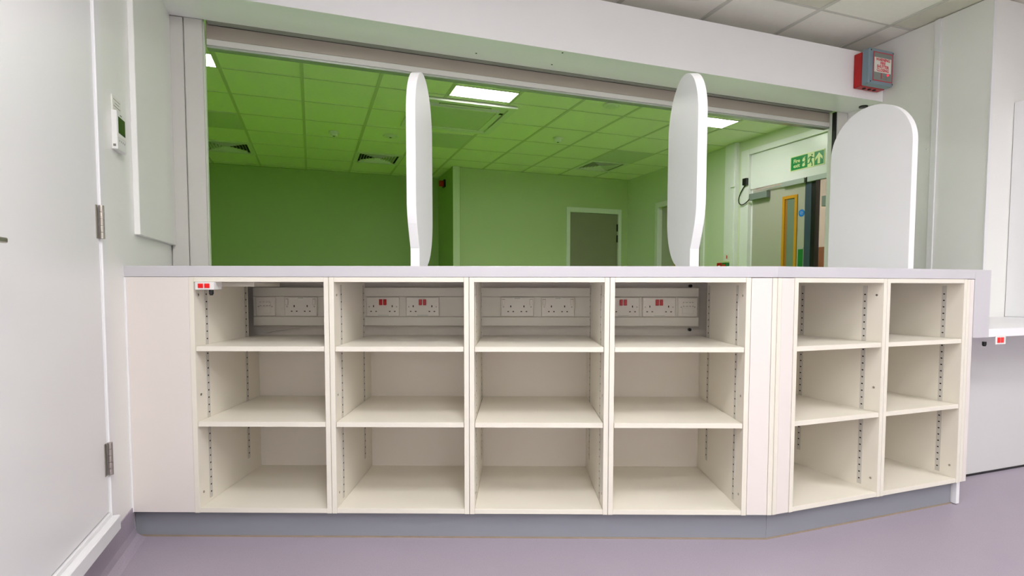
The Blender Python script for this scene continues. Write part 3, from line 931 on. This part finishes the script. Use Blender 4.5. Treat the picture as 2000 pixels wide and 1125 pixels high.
def plate(xc, label, kind):
    t = thing('double_socket' if kind != 'data' else 'data_outlet', label, 'socket', W(xc, TY + 0.003, 0.835), -TH,
              'power sockets on the trunking' if kind != 'data' else 'data outlets on the trunking')
    hw = 0.073 if kind != 'data' else 0.043
    box('face_plate', M_SOCK, (-hw, hw, -0.010, 0.0, -0.043, 0.043), t, 0.003)
    y0 = -0.0104
    if kind == 'data':
        box('module', M_SOCK, (-0.025, 0.025, -0.0125, -0.0102, 0.002, 0.022), t, 0.001)
        box('module', M_SOCK, (-0.025, 0.025, -0.0115, -0.0102, -0.030, -0.003), t, 0.001)
        bm = bm_new()
        for x in (-0.020, -0.005, 0.009, 0.021):
            add_box(bm, x - 0.003, x + 0.001, -0.0128, -0.0125, 0.019, 0.0205)
            add_box(bm, x - 0.003, x + 0.003, -0.0128, -0.0125, 0.0035, 0.005)
        obj('module_marks', bm, M_HOLE, t)
        for x in (-0.030, 0.030):
            bm = bm_new(); add_cyl(bm, (x, -0.0106, 0.0), 0.0032, 0.0006, 'y', 10)
            obj('screw', bm, M_STEEL, t)
        return t
    off = 0.041 if kind == 'red' else 0.029
    bm = bm_new()
    for s in (-1, 1):
        c = s * off
        if kind == 'red':
            c = s * 0.0412
        add_box(bm, c - 0.0022, c + 0.0022, y0 - 0.0003, y0 + 0.0003, -0.002, 0.0065)
        for dx in (-0.0112, 0.0112):
            add_box(bm, c + dx - 0.0034, c + dx + 0.0034, y0 - 0.0003, y0 + 0.0003, -0.0225, -0.0185)
    obj('pin_slots', bm, M_HOLE, t)['kind'] = 'stuff'
    if kind == 'red':
        for x in (-0.0091, 0.0091):
            box('red_rocker', M_RED, (x - 0.007, x + 0.007, -0.0145, -0.0102, 0.007, 0.033), t, 0.0015)
        box('print_strip', M_SIGNW, (-0.030, 0.030, -0.0104, -0.0100, -0.041, -0.034), t)
        bm = bm_new()
        for k in range(11):
            add_box(bm, -0.023 + k * 0.0045, -0.0205 + k * 0.0045, -0.0106, -0.0104, -0.0385, -0.0365)
        obj('print_marks', bm, M_INK, t)
        for x in (-0.0605, 0.0605):
            bm = bm_new(); add_cyl(bm, (x, -0.0106, 0.0), 0.0034, 0.0006, 'y', 10)
            obj('screw', bm, M_STEEL, t)
    else:
        for x in (-0.0605, 0.0605):
            box('white_rocker', M_SOCK, (x - 0.006, x + 0.006, -0.0142, -0.0102, 0.007, 0.033), t, 0.0015)
            bm = bm_new(); add_box(bm, x - 0.0065, x + 0.0065, -0.0106, -0.0102, 0.0335, 0.0345)
            obj('rocker_shadow_gap', bm, M_HOLE, t)
            bm = bm_new(); add_cyl(bm, (x, -0.0106, 0.0), 0.0034, 0.0006, 'y', 10)
            obj('screw', bm, M_STEEL, t)
        box('print_strip', M_SIGNW, (-0.020, 0.020, -0.0104, -0.0100, 0.0345, 0.041), t)
        bm = bm_new()
        for k in range(6):
            add_box(bm, -0.012 + k * 0.0042, -0.0095 + k * 0.0042, -0.0106, -0.0104, 0.0365, 0.039)
        obj('print_marks', bm, M_INK, t)
    return t
plate(-1.113, 'data outlet plate inside the leftmost shelving unit', 'data')
plate(-0.956, 'white-switched double socket inside the leftmost shelving unit', 'white')
plate(-0.592, 'red-switched double socket, left of two in the second shelving unit', 'red')
plate(-0.417, 'red-switched double socket, right of two in the second shelving unit', 'red')
plate(0.001, 'white-switched double socket, left of two in the third shelving unit', 'white')
plate(0.180, 'white-switched double socket, right of two in the third shelving unit', 'white')
plate(0.466, 'red-switched double socket half hidden by the left side of the fourth unit', 'red')
plate(0.624, 'red-switched double socket fully seen in the fourth shelving unit', 'red')
plate(0.750, 'data outlet plate at the right of the fourth shelving unit', 'data')

# loose cable behind the first unit, fixing bolts at the back of the fourth
pts = [W(-1.13 + 0.20 * u, 2.475, 0.712 + 0.035 * u ** 0.6) for u in [i / 12 for i in range(13)]]
bm = bm_new(); add_tube(bm, pts, 0.003)
tag(obj('loose_cable', bm, M_TRUNK), 'thin loose cable drooping under the trunking in the leftmost unit', 'cable')
for z, l in ((0.928, 'black fixing bolt above the trunking in the fourth unit'), (0.732, 'black fixing bolt below the trunking in the fourth unit')):
    w_ = W(0.775, 2.486, z)
    bm = bm_new(); add_cyl(bm, (0, 0, 0), 0.007, 0.014, 'y', 12)
    tag(obj('fixing_bolt', bm, M_BLACK, None, w_, -TH), l, 'bolt', 'fixing bolts in the fourth unit')

# ------------------------------------------------------------------ under-counter panic buttons
def panic(loc, rz, label, dark_side, dep=0.055):
    t = thing('panic_button', label, 'button', loc, rz, 'red under counter buttons')
    box('housing', M_WPLASTIC, (-0.034, 0.034, 0.0, dep, -0.0275 if dep > 0.01 else -0.038, 0.0), t, 0.0010)
    for x in (-0.0145, 0.0085):
        box('red_button', M_BRIGHTRED, (x - 0.0095 + 0.001, x + 0.0095 + 0.001, -0.002, 0.0, -0.0215 if dep > 0.01 else -0.031, -0.0055 if dep > 0.01 else -0.008), t, 0.0008)
    return t
panic(W(-1.112, Z0 - 0.006, 0.9395), -TH, 'twin red panic button under the rail of the leftmost shelving unit', True)
panic((2.7865, KB - 0.003, 0.7165), 0, 'twin red panic button on the front edge of the low desk at the right', True, 0.0025)
def knob(loc, label):
    t = thing('cable_gland', label, 'grommet', loc, 0, 'black glands beside the panic buttons')
    bm = bm_new(); add_cyl(bm, (0, 0, -0.006), 0.0078, 0.0135, 'z', 16); add_cyl(bm, (0, 0, -0.012), 0.005, 0.006, 'z', 16, 0.0078)
    obj('cap', bm, M_BLACK, t)
knob(W(-1.091, Z0 + 0.0, 0.904), 'small black gland hanging below the left panic button')
knob((2.691, KB + 0.004, 0.685), 'small black gland left of the panic button under the low desk')

# ------------------------------------------------------------------ white privacy screens on the worktop
def screen_profile(kind):
    r = 0.21; top = 0.803
    pts = []
    n = 28
    for i in range(n + 1):
        a = math.pi * i / n
        pts.append((r - r * math.cos(a), top - r + r * math.sin(a)))   # front (y=0) over the top to the back (y=.42)
    if kind == 'stem':
        m_ = 12
        for i in range(m_ + 1):           # rear lower curve down to the stem
            a = (math.pi / 2) * 0.80 * i / m_
            pts.append((0.42 - 0.21 * (1 - math.cos(a)), 0.225 - 0.215 * math.sin(a)))
        pts.append((pts[-1][0], 0.0))
        pts.append((0.072, 0.0))
        pts.append((0.072, 0.078))
        for f_, z in ((0.055, 0.108), (0.038, 0.140), (0.022, 0.172), (0.010, 0.208), (0.003, 0.245)):
            pts.append((f_, z))
    else:
        pts.append((0.42, 0.0))
        pts.append((0.0, 0.0))
    return pts
def screen(loc, rz, label, kind):
    bm = bm_new()
    add_prism(bm, screen_profile(kind), -0.018, 0.018, 'x', bev=0.0012)
    o = obj('privacy_screen', bm, M_ACR, None, loc, rz)
    for p in o.data.polygons:
        p.use_smooth = False
    return tag(o, label, 'screen', 'rounded white screens standing on the worktop')
screen(W(-0.389 - 0.018, 2.145, 0.9972), -TH, 'leftmost rounded white screen on a narrow stem, seen almost edge on', 'stem')
screen(W(0.690 + 0.018, 2.16, 0.9972), -TH, 'middle rounded white screen on a narrow stem, its left face showing', 'stem')
screen((2.560 + 0.018, 1.775, 0.9972), 0, 'wide arched white screen at the right end of the worktop', 'arch')

# white upright panel on the low desk at the right edge
bm = bm_new(); add_box(bm, 3.95, 3.985, 1.60, 2.147, 0.747, 2.02, bev=0.002)
tag(obj('desk_partition', bm, M_ACR), 'tall white upright partition on the low desk at the right edge', 'partition')

# ------------------------------------------------------------------ thermostat and label on the left wall
t = thing('thermostat', 'white wall controller with a dark display painted with green reflection left of the opening', 'thermostat', (WALL_A, 2.310, 1.459))
box('housing', M_WPLASTIC, (0.0, 0.018, -0.058, 0.036, -0.069, 0.062), t, 0.002)
box('display', M_LCD, (0.018, 0.0184, -0.045, 0.027, -0.012, 0.044), t)
box('trim_bar', M_SIGNW, (0.018, 0.0187, -0.045, 0.028, -0.025, -0.018), t)
bm = bm_new()
for k in range(4):
    add_box(bm, 0.018, 0.0184, -0.038 + k * 0.018, -0.034 + k * 0.018, -0.040, -0.034)
obj('key_marks', bm, M_INK, t)
box('maker_mark', M_INK, (0.018, 0.0183, -0.024, -0.006, 0.050, 0.054), t)
box('small_badge', M_INK, (0.005, 0.013, -0.0585, -0.058, -0.060, -0.052), t)
t = thing('notice_card', 'small white card with faint print above the thermostat', 'label', (WALL_A, 2.318, 1.549))
box('card', M_SIGNW, (0.0, 0.004, -0.058, 0.036, -0.033, 0.026), t, 0.001)
bm = bm_new()
for k, (u, v) in enumerate(((-0.046, 0.026), (-0.032, 0.016), (-0.044, 0.028), (-0.036, 0.022))):
    n = 6
    for q in range(n):
        x0 = u + (v - u) * q / n
        add_box(bm, 0.004, 0.0043, x0, x0 + (v - u) / n * 0.75, 0.013 - k * 0.011, 0.0155 - k * 0.011)
obj('print_lines', bm, M_INK, t)

# ------------------------------------------------------------------ fire shutter warning box
t = thing('shutter_warning_box', 'red and blue grey fire shutter warning box on the right end of the bulkhead', 'warning box', (3.557, 2.80, 2.37))
box('back_box', M_REDBOX, (-0.113, 0.113, -0.056, 0.0, -0.115, 0.105), t, 0.004)
box('cover', M_GREYBOX, (-0.113, 0.113, -0.112, -0.0565, -0.115, 0.115), t, 0.007)
def wf(x0, x1, z0, z1):
    return x0, x1, z0, z1
box('legend_plate', M_LEGEND, (-0.076, 0.096, -0.1135, -0.112, -0.088, 0.090), t)
bm = bm_new()
for q in ((-0.079, 0.099, 0.088, 0.0925), (-0.079, 0.099, -0.0925, -0.088), (-0.079, -0.0745, -0.088, 0.088), (0.0945, 0.099, -0.088, 0.088)):
    add_box(bm, q[0], q[1], -0.1142, -0.1132, q[2], q[3])
obj('red_border', bm, M_REDINK, t)
box('white_label', M_SIGNW, (-0.070, 0.083, -0.1150, -0.1135, -0.036, 0.058), t)
for k, wd_ in enumerate(('WARNING', 'FIRE', 'SHUTTER', 'CLOSING')):
    bm = text_bm(wd_, 0.0265, 0.0004, 0.0007, 0.98)
    xform(bm, front_facing(0.0065, -0.1154, 0.045 - k * 0.0225))
    obj('lettering', bm, M_REDINK, t)
box('key_mark', M_REDINK, (-0.006, 0.002, -0.1142, -0.1134, -0.076, -0.040), t)
bm = bm_new()
for q in ((0.012, 0.044, -0.060, -0.0575), (0.012, 0.044, -0.076, -0.0735), (0.042, 0.0445, -0.076, -0.058)):
    add_box(bm, q[0], q[1], -0.1142, -0.1134, q[2], q[3])
obj('symbol_lines', bm, M_INK, t)
bm = bm_new(); add_cyl(bm, (0.054, -0.1165, -0.047), 0.0065, 0.004, 'y', 14)
obj('red_indicator', bm, M_LED, t)
for x, z in ((-0.098, 0.100), (0.103, 0.100), (-0.098, -0.100), (0.103, -0.100)):
    bm = bm_new(); add_cyl(bm, (x, -0.1128, z), 0.0042, 0.0012, 'y', 10)
    obj('lid_screw', bm, M_HOLE, t)
for x in (-0.05, 0.0, 0.045):
    bm = bm_new(); add_cyl(bm, (x, -0.030, -0.119), 0.011, 0.0045, 'z', 14)
    obj('knockout', bm, M_HOLE, t)
